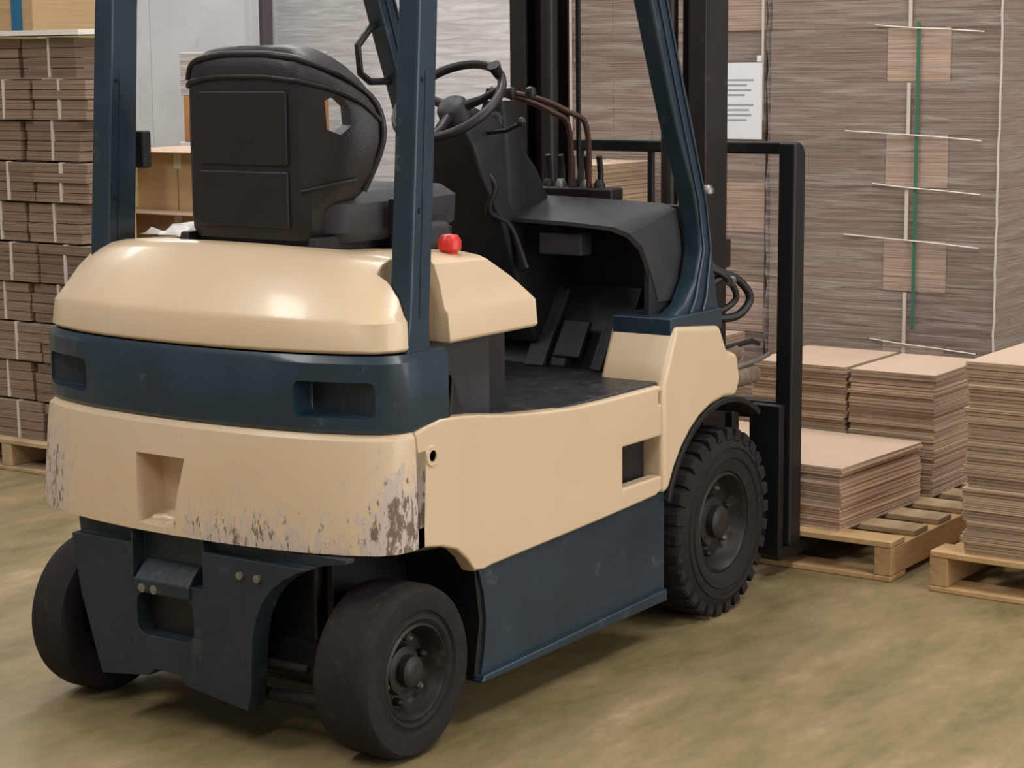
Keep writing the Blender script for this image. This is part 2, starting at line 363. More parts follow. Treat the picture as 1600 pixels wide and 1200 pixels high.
# lower side panels
def mirror(y): return WID - y
SP = [(.002, .788), (.05, .798), (.102, .806), (.179, .802), (.258, .793), (.395, .774), (.568, .757), (.689, .748), (.846, .745), (1.134, .745),
      (1.134, .447), (1.10, .437), (.80, .424), (.50, .414), (.305, .408), (.27, .404), (.229, .408), (.20, .445), (.16, .476), (.10, .496), (.04, .506), (.002, .510)]
for side in (0, 1):
    a, b = (0, .045) if not side else (WID - .045, WID)
    p = prism('side_panel', SP, 'y', a, b, CREAM, FK, .008)
    cuts = [cutter((.925, 1.20), (a - .1, b + .1), (.490, .603)), ]
    cc = bmesh.new(); blathe(cc, [(.013, -.1), (.013, .1)], (.062, a, .724), 'y', 16)
    cuts.append(finish('cutter', cc, BLACK, None, 0, 0))
    cuts.append(cutter((1.118, 1.2), (a - .1, b + .1), (.695, .728)))
    cut(p, cuts)
    p['label'] = 'cream side panel with rectangular opening at its front'
    s = (a - .003 if not side else b + .003)
    lathe('bolt_boss', [(.026, 0), (.024, (-.004 if not side else .004)), (.014, (-.004 if not side else .004)), (.014, 0)], (.062, a if not side else b, .724), CREAM, FK, 'y', 20)
    # front fender with its wheel arch
    arc = [(1.507 - .365 * math.cos(t), .283 + .375 * math.sin(t)) for t in [math.radians(k) for k in (25, 35, 45, 55, 65, 76, 88, 100)]]
    FP = [(1.142, .43), (1.142, .745), (1.165, .80), (1.212, .902), (1.47, .878), (1.515, .800), (1.578, .782), (1.60, .70)] + [q for q in arc[::-1] if q[0] < 1.60]
    y0, y1 = (0, .215) if not side else (WID - .215, WID)
    f = prism('front_fender', FP, 'y', y0, y1, CREAM, FK, .022, seg=3)
    prism('mudguard_lip', [(1.507 - r_ * math.cos(math.radians(k)), .283 + (r_ + .008) * math.sin(math.radians(k))) for r_, ks in ((.352, range(20, 126, 7)), (.368, range(125, 19, -7))) for k in ks],
          'y', y0 - (.004 if not side else 0), y1 + (.004 if side else 0), BLACK, FK, .002)
    box('sill_plate', (1.20, 1.50), (y0 + .012, y1 - .01), (.865, .925), BLUE, FK, .006)
    # teal skirt between the wheels
    ya, yb = (.012, .05) if not side else (WID - .05, WID - .012)
    SK = [(.25, .124), (.268, .128), (.285, .20), (.292, .27), (.283, .34), (.262, .403), (.305, .408), (1.165, .436), (1.165, .13)]
    sk = prism('side_skirt', SK, 'y', ya, yb, BLUE, FK, .005)
    dy = -.016 if not side else .016
    prism('skirt_lip', [(.25, .118), (.262, .135), (1.16, .158), (1.16, .124)], 'y', ya + dy if not side else ya, yb if not side else yb + dy, BLUE, FK, .006)
    # wheel housings
    box('wheel_housing', (-.03, .29), (.235, .255) if not side else (WID - .255, WID - .235), (.16, .50), BLACK, FK, .003)
    prism('arch_liner', [(.25, .13), (.275, .13), (.30, .27), (.27, .41), (.20, .50), (.0, .52), (.0, .50), (.19, .48), (.255, .40), (.275, .27)], 'y', .02 if not side else WID - .25, .25 if not side else WID - .02, BLACK, FK, .002)
    box('wheel_housing', (1.18, 1.62), (.24, .26) if not side else (WID - .26, WID - .24), (.14, .66), BLACK, FK, .003)
# small tank seen through the side opening
lathe('filler_neck', [(.035, 0), (.035, .10), (.028, .11)], (1.10, .12, .50), DUSTY, FK, 'z', 20)
box('opening_liner', (.93, 1.14), (.15, .17), (.47, .62), BLACK, FK, .002)
box('opening_liner', (1.05, 1.14), (.10, .15), (.48, .62), DUSTY, FK, .002)

# rear chassis casting with towing hole
CS = [(.955, .500), (.944, .42), (.925, .314), (.862, .118), (.70, .138), (.676, .158), (.585, .156), (.575, .132), (.371, .104), (.358, .16), (.354, .23), (.350, .285), (.338, .335), (.316, .380), (.286, .415), (.250, .442), (.205, .466), (.15, .485), (.08, .497), (.08, .508), (.955, .508)]
cast = prism('rear_chassis_plate', CS, 'x', -.195, -.135, BLUEC, FK, .010, seg=3)
cut(cast, [cutter((-.3, -.151), (.505, .738), (.385, .55)), cutter((-.3, -.05), (.54, .73), (.243, .352), .03), cutter((-.3, -.165), (.742, 1.0), (.472, .60)), cutter((-.3, -.165), (.05, .50), (.478, .60))])
box('frame_box', (-.134, -.05), (.45, .84), (.17, .50), BLACK, FK, .003)
box('towing_block', (-.150, -.136), (.52, .75), (.22, .50), BLACK, FK, .003)
prism('towing_bracket', [(-.205, .352), (-.205, .385), (-.165, .425), (-.15, .43), (-.15, .352)], 'y', .545, .73, BLUEC, FK, .006)
for yy in (.66, .70):
    lathe('bolt', [(.012, 0), (.012, -.012), (.0, -.013)], (-.195, yy, .365), STEEL, FK, 'x', 8)
for yy in (.345, .40):
    lathe('bolt', [(.010, 0), (.010, -.008), (.0, -.009)], (-.195, yy - .02, .438), STEEL, FK, 'x', 8)
# frame, axle and drive
box('frame_box', (-.05, 1.75), (.27, WID - .27), (.14, .62), BLACK, FK, .01)
box('frame_box', (.30, 1.14), (.06, WID - .06), (.14, .72), BLACK, FK, .01)
box('steer_axle', (-.06, .06), (.16, WID - .16), (.15, .26), BLACK, FK, .015)
tube('tie_rod', [(-.12, .24, .21), (-.12, .9, .21)], .010, RUB, FK, 10)
tube('tie_rod', [(-.10, .20, .13), (-.10, .40, .12)], .016, RUB, FK, 10)
box('drive_axle', (1.42, 1.60), (.18, WID - .18), (.20, .36), BLACK, FK, .02)

def wheel(c, R, W, outdir, lugs):
    """tyre with rim, hub and nuts as sub-parts; outer face at c, outdir = -1 for the right side"""
    s = outdir
    def o(t): return -s * t          # offset inwards
    ri = R * (.52 if lugs else .55)
    if lugs:
        prof = [(ri, o(.03)), (ri * 1.05, o(.006)), (ri * 1.22, o(-.0)), (R * .80, o(-.004)), (R * .86, o(.004)), (R * .93, o(.012)), (R * .972, o(.028)), (R * .982, o(W / 2)), (R * .972, o(W - .028)), (R * .86, o(W - .004)), (ri * 1.1, o(W)), (ri, o(W - .02))]
    else:
        prof = [(ri, o(.022)), (ri * 1.04, o(.010)), (ri * 1.12, o(.004)), (ri * 1.20, o(.010)), (ri * 1.26, o(.010)), (ri * 1.30, o(.003)), (R * .84, o(.0)), (R * .93, o(.002)), (R * .975, o(.012)), (R, o(.030)), (R, o(W - .03)), (R * .97, o(W - .01)), (R * .85, o(W)), (ri, o(W - .02))]
    t = lathe('tyre', prof + [prof[0]], c, RUB, FK, 'y', 72, 40)
    if lugs:
        bm = bmesh.new(); n = 30
        for k in range(n):
            for sd in (0, 1):
                a = 2 * PI * (k + .5 * sd) / n
                m = Matrix.Translation(Vector(c)) @ Matrix.Rotation(a, 4, 'Y')
                y0, y1 = (o(.006), o(W * .52)) if not sd else (o(W * .48), o(W - .006))
                bbox(bm, (R * .955, R), (min(y0, y1), max(y0, y1)), (-.0165, .0165), m)
                if not sd: bbox(bm, (R * .87, R * .985), (min(o(.002), o(.03)), max(o(-.001), o(.03))), (-.0165, .0165), m)
        l = finish('tread_block', bm, RUB, t, .003); l['kind'] = 'stuff'
        bm = bmesh.new()
        blathe(bm, [(R * .79, o(-.003)), (R * .80, o(-.008)), (R * .81, o(-.003))], c, 'y', 48, False)
        blathe(bm, [(R * .68, o(-.001)), (R * .69, o(-.006)), (R * .70, o(-.001))], c, 'y', 48, False); finish('sidewall_rib', bm, RUB, t, 0, 40)
    rim = lathe('rim', [(ri * 1.02, o(.024)), (ri * 1.03, o(.010)), (ri * .97, o(.006)), (ri * .93, o(.016)), (ri * .88, o(.050)), (ri * .80, o(.062)), (ri * .55, o(.064)), (ri * .50, o(.045)), (ri * .40, o(.040)), (0, o(.040))], c, RIM, FK, 'y', 48, 40, False)
    lathe('hub_cap', [(ri * .34, o(.042)), (ri * .33, o(.018)), (ri * .26, o(.010)), (ri * .12, o(.008)), (0, o(.008))], c, RIM, rim, 'y', 24, 40, False)
    for k in range(6):
        a = 2 * PI * k / 6 + .3
        lathe('wheel_nut', [(.010, o(.062)), (.010, o(.044)), (.005, o(.036)), (0, o(.036))], (c[0] + ri * .67 * math.cos(a), c[1], c[2] + ri * .67 * math.sin(a)), STEEL if k % 2 else RIM, rim, 'y', 6, 20)
    return t
RR, FR = .2105, .2825
wheel((0, 0, RR), RR, .165, -1, False)
wheel((.005, 1.122, RR), RR, .13, 1, False)
wheel((1.507, 0, FR), FR, .20, -1, True)
wheel((1.507, WID, FR), FR, .20, 1, True)

# overhead guard: four legs and the roof frame
for y0, y1, e in ((.020, .082, 0), (1.005, 1.07, .022)):
    g = prism('guard_rear_leg', [(.0, .955), (-.002, .99), (.011, 1.05), (.040, 1.417), (.067, 1.78), (.095, 2.10), (.175 + e, 2.10), (.142 + e, 1.78), (.119 + e, 1.414), (.093 + e, 1.05), (.092 + e, .955)], 'y', y0, y1, BLUE, FK, .009, seg=3)
    prism('rain_groove', [(.047, 1.05), (.086, 1.62), (.095, 1.62), (.056, 1.05)], 'y', y0 - .0015, y0 + .003, BLUE, g, 0)
    for (x, z) in ((.075, 1.60), (.055, 1.30)): lathe('bolt', [(.006, 0), (.006, -.003), (0, -.003)], (x, y0, z), BLACK, g, 'y', 8)
for y0, y1 in ((.035, .095), (.97, 1.03)):
    fl = prism('guard_front_leg', [(1.24, .915), (1.33, .95), (1.385, 1.02), (1.41, 1.10), (1.40, 1.17), (1.365, 1.275), (1.27, 1.455), (1.175, 1.682), (1.12, 1.82), (1.01, 2.10), (1.11, 2.10), (1.205, 1.83), (1.29, 1.64), (1.365, 1.46), (1.43, 1.285), (1.482, 1.085), (1.515, .94), (1.53, .915)], 'y', y0, y1, BLUE, FK, .010, seg=3)
    for dx in (-.012, .028):
        tube('leg_ridge', [(1.14 + dx, y0 - .002, 1.90), (1.265 + dx, y0 - .002, 1.58), (1.405 + dx, y0 - .002, 1.24), (1.435 + dx, y0 - .002, 1.10), (1.39 + dx * 1.6, y0 - .004, .96), (1.365 + dx * 1.8, y0 - .004, .925)], .0045, BLUE, fl, 6)
for y0, y1 in ((.02, .09), (1.0, 1.07)): box('roof_rail', (.09, 1.10), (y0, y1), (2.08, 2.14), BLUE, FK, .01)
for x in (.12, .45, .78, 1.05): box('roof_bar', (x, x + .04), (.09, 1.0), (2.09, 2.13), BLUE, FK, .01)
tube('grab_handle', [(1.20, 1.02, 1.76), (1.12, 1.0, 1.745), (1.045, .99, 1.69), (1.055, .99, 1.61), (1.10, .99, 1.585), (1.22, 1.01, 1.585)], .011, BLACK, FK, 8)
box('latch_box', (.165, .20), (1.01, 1.045), (1.37, 1.47), BLACK, FK, .008)

# ---- seat
def sect(x0, x1, y0, y1, z, n=28, e=5):
    cx, cy, a, b = (x0 + x1) / 2, (y0 + y1) / 2, (x1 - x0) / 2, (y1 - y0) / 2; out = []
    for k in range(n):
        t = 2 * PI * k / n; c, s = math.cos(t), math.sin(t)
        out.append((cx + a * math.copysign(abs(c) ** (2 / e), c), cy + b * math.copysign(abs(s) ** (2 / e), s), z))
    return out
cush = loft('seat_cushion', [sect(.10, .60, .31, .80, 1.205), sect(.08, .64, .29, .82, 1.23), sect(.08, .65, .29, .82, 1.30), sect(.11, .62, .32, .79, 1.325)], GREYP, FK, 0, 40)
SYC = .54
def shell(z, xr, d, fl, hw, t=.12):
    tip = xr + max(d, .02); y = SYC; T = min(t, d * .98)
    rt = [(tip, hw + fl), (xr + d * .72, hw + fl * .93), (xr + d * .42, hw + fl * .55), (xr + d * .18, hw + fl * .10 - .002), (xr + .006, hw - .022), (xr, hw - .06), (xr - .002, hw * .35)]
    inn = [(xr + T, hw * .35), (xr + T, hw - .09), (xr + T + (tip - xr - T) * .4, hw - .06 + fl * .3), (tip - .004, hw + fl - .055)]
    right = [(x, y - v) for x, v in rt]; left = [(x, y + v) for x, v in rt][::-1]
    li = [(x, y + v) for x, v in inn][::-1]; ri = [(x, y - v) for x, v in inn]
    return [(x, v, z) for x, v in right + left + li + ri]
LV = [(1.215, .045, .10, 0, .185), (1.235, .036, .12, 0, .195), (1.283, .034, .122, 0, .197), (1.298, .034, .135, .018, .197), (1.325, .034, .152, .048, .197), (1.38, .034, .168, .075, .197), (1.45, .034, .18, .090, .197),
      (1.51, .034, .178, .088, .197), (1.56, .034, .168, .075, .196), (1.60, .035, .150, .052, .194), (1.632, .038, .132, .026, .188), (1.655, .046, .112, .008, .172), (1.673, .058, .085, 0, .145), (1.683, .075, .05, 0, .10)]
back = loft('seat_backrest', [shell(*l) for l in LV], VINYL, FK, 0, 60)
c = bmesh.new(); ks = [(.055, 1.55), (.095, 1.565), (.130, 1.535), (.135, 1.49), (.100, 1.468), (.06, 1.482)]
A = [c.verts.new((x - .12, SYC - .26 - .16, z)) for x, z in ks]; B = [c.verts.new((x + .14, SYC - .26 + .19, z)) for x, z in ks]
c.faces.new(A); c.faces.new(B[::-1])
for i in range(6): c.faces.new((A[i], B[i], B[(i + 1) % 6], A[(i + 1) % 6]))
cut(back, [finish('cutter', c, BLACK, None, 0, 0)])
box('back_panel', (.026, .040), (.395, .680), (1.395, 1.575), VINYL, back, .006)
box('back_panel', (.026, .040), (.395, .685), (1.245, 1.382), VINYL, back, .006)
box('map_pocket_slit', (.0245, .0275), (.50, .55), (1.452, 1.456), BLACK, back, .0005)
def skin(z, i, off=.003):
    for a, b in zip(LV, LV[1:]):
        if a[0] <= z <= b[0]:
            t = (z - a[0]) / (b[0] - a[0]); l = [p + (q - p) * t for p, q in zip(a, b)]; l[0] = z
            p = Vector(shell(*l)[i]); c0 = Vector((.10, SYC, z)); return p + (p - c0).normalized() * off
tube('backrest_piping', [skin(1.50, 0), skin(1.545, 1), skin(1.575, 2), skin(1.590, 3), skin(1.598, 4), skin(1.602, 5), skin(1.608, 6), skin(1.608, 7), skin(1.602, 8), skin(1.594, 9), skin(1.585, 10)], .0065, VINYL, back, 8, smoothn=4)
tube('backrest_piping', [skin(1.33, 0), skin(1.45, 0, .004), skin(1.54, 0), skin(1.60, 1), skin(1.628, 2), skin(1.642, 3), skin(1.652, 4), skin(1.657, 5), skin(1.662, 6), skin(1.662, 7), skin(1.657, 8), skin(1.648, 9), skin(1.63, 10), skin(1.60, 10)], .008, VINYL, back, 8, smoothn=4)
tube('wing_crease', [skin(1.36, 1), skin(1.352, 2), skin(1.342, 3), skin(1.335, 4)], .005, VINYL, back, 8, smoothn=4)
box('seat_slide', (.08, .62), (.34, .77), (1.18, 1.215), BLACK, FK, .005)
prism('seat_hinge', [(.03, 1.19), (.13, 1.19), (.12, 1.225), (.04, 1.225)], 'y', .735, .765, BLACK, FK, .006)
prism('seat_hinge', [(.03, 1.19), (.13, 1.19), (.12, 1.225), (.04, 1.225)], 'y', .315, .345, BLACK, FK, .006)
box('belt_buckle', (.26, .31), (.245, .275), (1.22, 1.31), BLACK, FK, .008)
box('control_pod', (.30, .50), (.25, .31), (1.17, 1.24), GREYP, FK, .02)

# ---- steering
SX, SY, SZ, TL = .93, .575, 1.533, math.radians(51)
nrm = Vector((-math.cos(TL), 0, math.sin(TL))); e1 = Vector((0, 1, 0)); e2 = nrm.cross(e1).normalized()
SC = Vector((SX, SY, SZ))
ringp = [SC + (e1 * math.cos(2 * PI * k / 40) + e2 * math.sin(2 * PI * k / 40)) * .161 for k in range(40)]
sw = tube('steering_wheel', ringp, .0135, VINYL, FK, 10, closed=True)
for a in (-.35, 1.75, 3.49):
    d = e1 * math.cos(a) + e2 * math.sin(a)
    p0 = SC - nrm * .03 + d * .03; p1 = SC + d * .156
    bm = bmesh.new(); btube(bm, [p0, (p0 + p1) / 2 - nrm * .006, p1], [.016, .012, .009], 8); finish('spoke', bm, VINYL, sw, 0, 50)
bm = bmesh.new(); btube(bm, [SC - nrm * .055, SC - nrm * .02, SC - nrm * .008], [.048, .045, .034], 20); finish('horn_pad', bm, GREYP, sw, 0, 50)
bm = bmesh.new(); btube(bm, [SC + -e1 * .12 - e2 * .10 + nrm * .005, SC + -e1 * .12 - e2 * .10 + nrm * .045], [.012, .02], 12); finish('spinner_knob', bm, VINYL, sw, 0, 50)
bm = bmesh.new()
def sq(c, a, b): 
    c = Vector(c); return [c + e1 * a + e2 * b, c - e1 * a + e2 * b, c - e1 * a - e2 * b, c + e1 * a - e2 * b]
cl = loft('column_cover', [sq(SC - nrm * .05, .045, .04), sq(SC - nrm * .10 + Vector((0, .01, -.01)), .085, .07), sq((1.06, .60, 1.38), .10, .10), sq((1.17, .61, 1.26), .11, .12), sq((1.27, .62, 1.08), .12, .14), sq((1.36, .62, .90), .12, .14)], DARKP, FK, .015, 30)
box('instrument_pod', (1.07, 1.15), (.50, .62), (1.40, 1.505), GREYP, FK, .02)
loft('instrument_panel', [sect(1.10, 1.24, .50, .68, 1.20), sect(1.09, 1.22, .49, .66, 1.32), sect(1.08, 1.18, .49, .60, 1.45), sect(1.08, 1.16, .50, .57, 1.53)], DARKP, FK, 0, 40)
tube('direction_lever', [(1.02, .52, 1.44), (.99, .42, 1.45), (.97, .36, 1.47)], .006, BLACK, FK, 8)
lathe('lever_knob', [(0, -.014), (.010, -.010), (.014, 0), (.010, .010), (0, .014)], (.965, .352, 1.475), BLACK, FK, 'z', 12)
tube('parking_lever', [(.98, .72, 1.15), (.90, .66, 1.27), (.86, .63, 1.33)], .010, STEEL, FK, 8)
tube('wiring_loom', [(.98, .55, 1.38), (1.04, .50, 1.30), (1.04, .52, 1.22), (1.12, .50, 1.17), (1.14, .46, 1.05)], .012, BLACK, FK, 8, smoothn=5)

# ---- front cowl
def cr(pts): return pts + [(x, WID - y, z) for x, y, z in pts[:-1]][::-1]
rear = cr([(1.285, .100, .958), (1.245, .100, 1.04), (1.195, .102, 1.125), (1.155, .118, 1.163), (1.115, .15, 1.184), (1.12, .30, 1.192), (1.13, .57, 1.198)])
front = cr([(1.43, .100, .955), (1.42, .100, 1.06), (1.405, .100, 1.15), (1.385, .102, 1.218), (1.36, .13, 1.235), (1.345, .30, 1.243), (1.345, .57, 1.25)])
def inset(r, d): return [(x, .57 + (y - .57) * (1 - d / .47), z - d) for x, y, z in r]
bm = bmesh.new()
R = [[bm.verts.new(p) for p in q] for q in (rear, front)]; Ri = [[bm.verts.new(p) for p in inset(q, .014)] for q in (rear, front)]
n = len(rear)
for i in range(n - 1):
    bm.faces.new((R[0][i], R[0][i + 1], R[1][i + 1], R[1][i])); bm.faces.new((Ri[0][i], Ri[1][i], Ri[1][i + 1], Ri[0][i + 1]))
    bm.faces.new((R[0][i], Ri[0][i], Ri[0][i + 1], R[0][i + 1])); bm.faces.new((R[1][i], R[1][i + 1], Ri[1][i + 1], Ri[1][i]))
for i in (0, n - 1): bm.faces.new((R[0][i], R[1][i], Ri[1][i], Ri[0][i]))
finish('dash_cowl', bm, GREYP, FK, .003, 35)
box('bulkhead', (1.42, 1.46), (.10, WID - .10), (.72, 1.225), BLACK, FK, .004)
box('bulkhead', (1.24, 1.43), (.105, .125), (.90, 1.10), DARKP, FK, .004)
box('fuse_box', (1.16, 1.22), (.285, .43), (1.09, 1.155), GREYP, FK, .006)
# floor, toe board, pedals
box('floor_mat', (.24, 1.30), (.022, WID - .022), (.725, .752), MATF, FK, .006)
prism('toe_board', [(1.25, .752), (1.40, .98), (1.42, .97), (1.28, .745)], 'y', .225, WID - .225, BLACK, FK, .004)
prism('toe_rail', [(1.22, .754), (1.37, .97), (1.385, .962), (1.24, .75)], 'y', .46, .53, GREYP, FK, .004)
prism('toe_rail', [(1.22, .754), (1.33, .91), (1.345, .90), (1.24, .75)], 'y', .26, .29, DARKP, FK, .004)
prism('accelerator_pedal', [(1.21, .79), (1.28, .89), (1.295, .88), (1.225, .78)], 'y', .33, .42, DARKP, FK, .005)
prism('brake_pedal', [(1.19, .86), (1.22, .92), (1.235, .915), (1.205, .85)], 'y', .56, .68, DARKP, FK, .005)
# emergency button on the hood
bm = bmesh.new(); blathe(bm, [(0, 0), (.018, 0), (.020, .03), (.029, .038), (.029, .058), (.020, .072), (0, .075)], (.30, .115, 1.150), 'z', 20)
finish('emergency_button', bm, RED, FK, 0, 40)['label'] = 'red mushroom button'

# ---- hydraulic levers
for k, (dx, dy) in enumerate(((0, 0), (.0, -.062))):
    y = .475 + dy
    tube('control_lever', [(1.37, y - .02 + (.0), 1.245), (1.36, y - .03, 1.36), (1.34, y - .03, 1.46), (1.30, y - .005, 1.492), (1.26, y + .07, 1.53), (1.22, y + .14, 1.55)], .0085, RUST, FK, 8, smoothn=6)
for k in range(5):
    y = .36 + k * .045
    tube('valve_rod', [(1.38, y, 1.24), (1.40, y + .008, 1.31), (1.385, y + .004, 1.365)], .009, STEEL if k == 2 else BLACK, FK, 8)
    lathe('valve_cap', [(0, 0), (.016, .0), (.018, .03), (.010, .045), (0, .045)], (1.38, y, 1.25), STEEL if k in (1, 3) else BLACK, FK, 'z', 10)
box('valve_block', (1.35, 1.42), (.30, .60), (1.235, 1.272), BROWNBLACK, FK, .008)
for k in range(3): lathe('lever_grip', [(0, -.02), (.014, -.014), (.017, 0), (.014, .014), (0, .02)], (1.20, .62 - .07 * k, 1.55), BROWNBLACK, FK, 'z', 12)

# ---- mast
def channel(y0, y1, x0, x1, z0, z1, t, openside, name='mast_channel'):
    w_ = (y1 - y0)
    if openside > 0: P = [(x0, y0), (x1, y0), (x1, y1), (x1 - t, y1), (x1 - t, y0 + t), (x0 + t, y0 + t), (x0 + t, y1), (x0, y1)]
    else: P = [(x0, y1), (x1, y1), (x1, y0), (x1 - t, y0), (x1 - t, y1 - t), (x0 + t, y1 - t), (x0 + t, y0), (x0, y0)]
    return prism(name, P, 'z', z0, z1, BROWNBLACK, FK, .003)
MC = .553
def mm(a, b): return (2 * MC - b, 2 * MC - a)
channel(.195, .255, 1.72, 1.86, .09, 2.25, .016, 1); channel(*mm(.195, .255), 1.72, 1.86, .09, 2.25, .016, -1)
channel(.257, .310, 1.78, 1.90, .12, 2.30, .014, 1, 'inner_mast_channel'); channel(*mm(.257, .310), 1.78, 1.90, .12, 2.30, .014, -1, 'inner_mast_channel')
for (y0, y1) in ((.312, .352), mm(.312, .352)): tube('lift_cylinder', [(1.74, (y0 + y1) / 2, .15), (1.74, (y0 + y1) / 2, 1.95)], .026, BROWNBLACK, FK, 14)
for z in (.14, 1.0, 2.18): box('mast_crossmember', (1.70, 1.74) if z != 1.0 else (1.86, 1.90), (.20, 2 * MC - .20), (z, z + .09), BROWNBLACK, FK, .006)
for yy in (.40, .74):
    tube('lift_chain', [(1.86, yy, .5), (1.86, yy, 2.2)], .009, BLACK, FK, 6)
box('carriage_plate', (1.92, 1.965), (.20, 2 * MC - .20), (.44, .54), BLACK, FK, .008)
box('carriage_plate', (1.92, 1.965), (.10, WID - .10), (.13, .22), BLACK, FK, .008)
for yy in (.30, WID - .36): box('carriage_bracket', (1.90, 1.93), (yy, yy + .06), (.13, .55), BLACK, FK, .006)
# load backrest and forks
LB = root and FK
for y0, y1 in ((.045, .105), (WID - .105, WID - .045)):
    prism('backrest_post', [(2.02, .10), (2.10, .10), (2.10, .60), (2.10, 1.35), (2.085, 1.376), (2.06, 1.385), (2.025, 1.385), (2.02, .60)], 'y', y0, y1, BLACK, FK, .010, seg=3)
box('backrest_top_bar', (2.055, 2.095), (.06, WID - .06), (1.345, 1.385), BLACK, FK, .008)
for yy in (.33, .585, .86): box('backrest_bar', (2.065, 2.085), (yy, yy + .02), (.55, 1.35), BLACK, FK, .004)
box('backrest_bottom_bar', (2.04, 2.09), (.10, WID - .10), (.50, .56), BLACK, FK, .006)
for yy in (.06, .62):
    prism('fork', [(1.97, .56), (2.005, .56), (2.005, .098), (3.02, .085), (3.04, .07), (2.02, .052), (1.985, .055), (1.97, .075)], 'y', yy, yy + .11, BLACK, FK, .005)
# tilt cylinders, hoses and head lamp bits behind the fender
for s_ in (0, 1):
    def q(v): return v if not s_ else WID - v
    tube('tilt_cylinder', [(1.30, q(.23), .62), (1.60, q(.23), .66)], .035, DUSTY, FK, 14)
    tube('tilt_rod', [(1.60, q(.23), .66), (1.74, q(.21), .68)], .016, STEEL, FK, 10)
tube('axle_bolt_cover', [(1.60, .10, .745), (1.74, .10, .755)], .026, DUSTY, FK, 14)
tube('axle_bolt_cover', [(1.64, .06, .69), (1.78, .06, .69)], .030, DUSTY, FK, 14)
tube('hydraulic_pipe', [(1.60, .10, .775), (1.85, .10, .78), (1.93, .12, .76)], .009, BLACK, FK, 8)
tube('hydraulic_pipe', [(1.66, .05, .725), (1.80, .05, .73), (1.93, .08, .73)], .007, STEEL, FK, 8)
tube('hydraulic_hose', [(1.62, .19, 1.10), (1.66, .13, 1.02), (1.74, .09, .98), (1.78, .07, .92), (1.72, .09, .87), (1.63, .15, .88), (1.62, .16, .94), (1.70, .11, 1.0)], .013, BLACK, FK, 10, smoothn=6)
tube('hydraulic_hose', [(1.60, .17, 1.04), (1.68, .11, 1.0), (1.73, .09, .93), (1.68, .12, .89), (1.62, .15, .91)], .010, BLACK, FK, 10, smoothn=6)
tube('hydraulic_hose', [(1.56, .20, 1.30), (1.60, .19, 1.15), (1.64, .18, 1.0), (1.66, .19, .80), (1.62, .21, .66)], .012, RUST, FK, 10, smoothn=6)
lathe('hose_fitting', [(0, -.012), (.020, -.012), (.020, .0), (.012, .012), (0, .012)], (1.48, .055, 1.27), STEEL, FK, 'z', 12)
lathe('hose_clamp', [(0, -.01), (.016, -.01), (.016, .01), (0, .01)], (1.70, .095, .98), STEEL, FK, 'x', 10)
box('mast_foot', (1.62, 1.90), (.16, .20), (.10, .40), BLACK, FK, .01)
box('mast_foot', (1.62, 1.90), (WID - .20, WID - .16), (.10, .40), BLACK, FK, .01)

# crumpled sheet added as stand-in for a pale patch on the hood
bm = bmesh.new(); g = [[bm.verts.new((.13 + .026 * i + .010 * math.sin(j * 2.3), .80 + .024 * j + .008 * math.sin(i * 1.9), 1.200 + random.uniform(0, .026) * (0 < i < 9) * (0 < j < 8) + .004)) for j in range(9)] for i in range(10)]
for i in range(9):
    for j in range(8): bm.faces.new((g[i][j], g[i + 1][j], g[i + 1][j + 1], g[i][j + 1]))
pf = finish('pale_patch_sheet', bm, mat('pale_patch', (.72, .68, .66), .35), None, 0, 25)
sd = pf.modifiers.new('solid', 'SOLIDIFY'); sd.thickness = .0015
tag(pf, 'crumpled pale sheet standing in for a pale patch on the forklift hood left of the seat', 'plastic sheet')

# ------------------------------------------------------------------ pallets
def pallet(loc, rz, lx, ly, label, group='wooden pallets under the stacked board', nb=5, bw=.115, w1=WOOD, w2=WOODG, h=.13):
    """local frame: deck boards run along y, stringers along x; origin at the centre of the base"""
    P = root('wooden_pallet', loc, label, 'pallet', group)
    def at0(b): b.parent = P; b.location = b.location - Vector(P.location) if False else b.location
    def bx(name, x, y, z, m):
        bm = bmesh.new(); bbox(bm, x, y, z); me_o = finish(name, bm, m, None, .004)
        me_o.location.z = me_o.location.z; me_o.parent = P; return me_o
    for i in range(3):
        y = -ly / 2 + i * (ly - .06) / 2
        bx('stringer', (-lx / 2 + .002, lx / 2 - .002), (y, y + .06), (.018, h - .020), w1)
    for i in range(nb):
        x = -lx / 2 + i * (lx - bw) / (nb - 1); j = random.uniform(-.006, .006)
        bx('deck_board', (x, x + bw), (-ly / 2 + j, ly / 2 + j), (h - .0199, h), w2 if i else w1)
    for i in (0, 1, 2):
        x = -lx / 2 + i * (lx - .12) / 2
        bx('bottom_board', (x, x + .12), (-ly / 2, ly / 2), (0, .0179), w1)
    P.rotation_euler = (0, 0, rz)
    return P
pallet((2.66, .345, 0), .0, 1.08, 1.21, 'pine pallet under the low board stack, beside the front wheel', nb=6, bw=.11)
pallet((2.62, -.96, 0), -.02, 1.08, 1.10, 'pine pallet under the tall board stack at the right edge')
pallet((2.12, 3.545, 0), 0, .52, 1.09, 'pale pallet under the tall brown stack at the left edge', w1=WOODG)

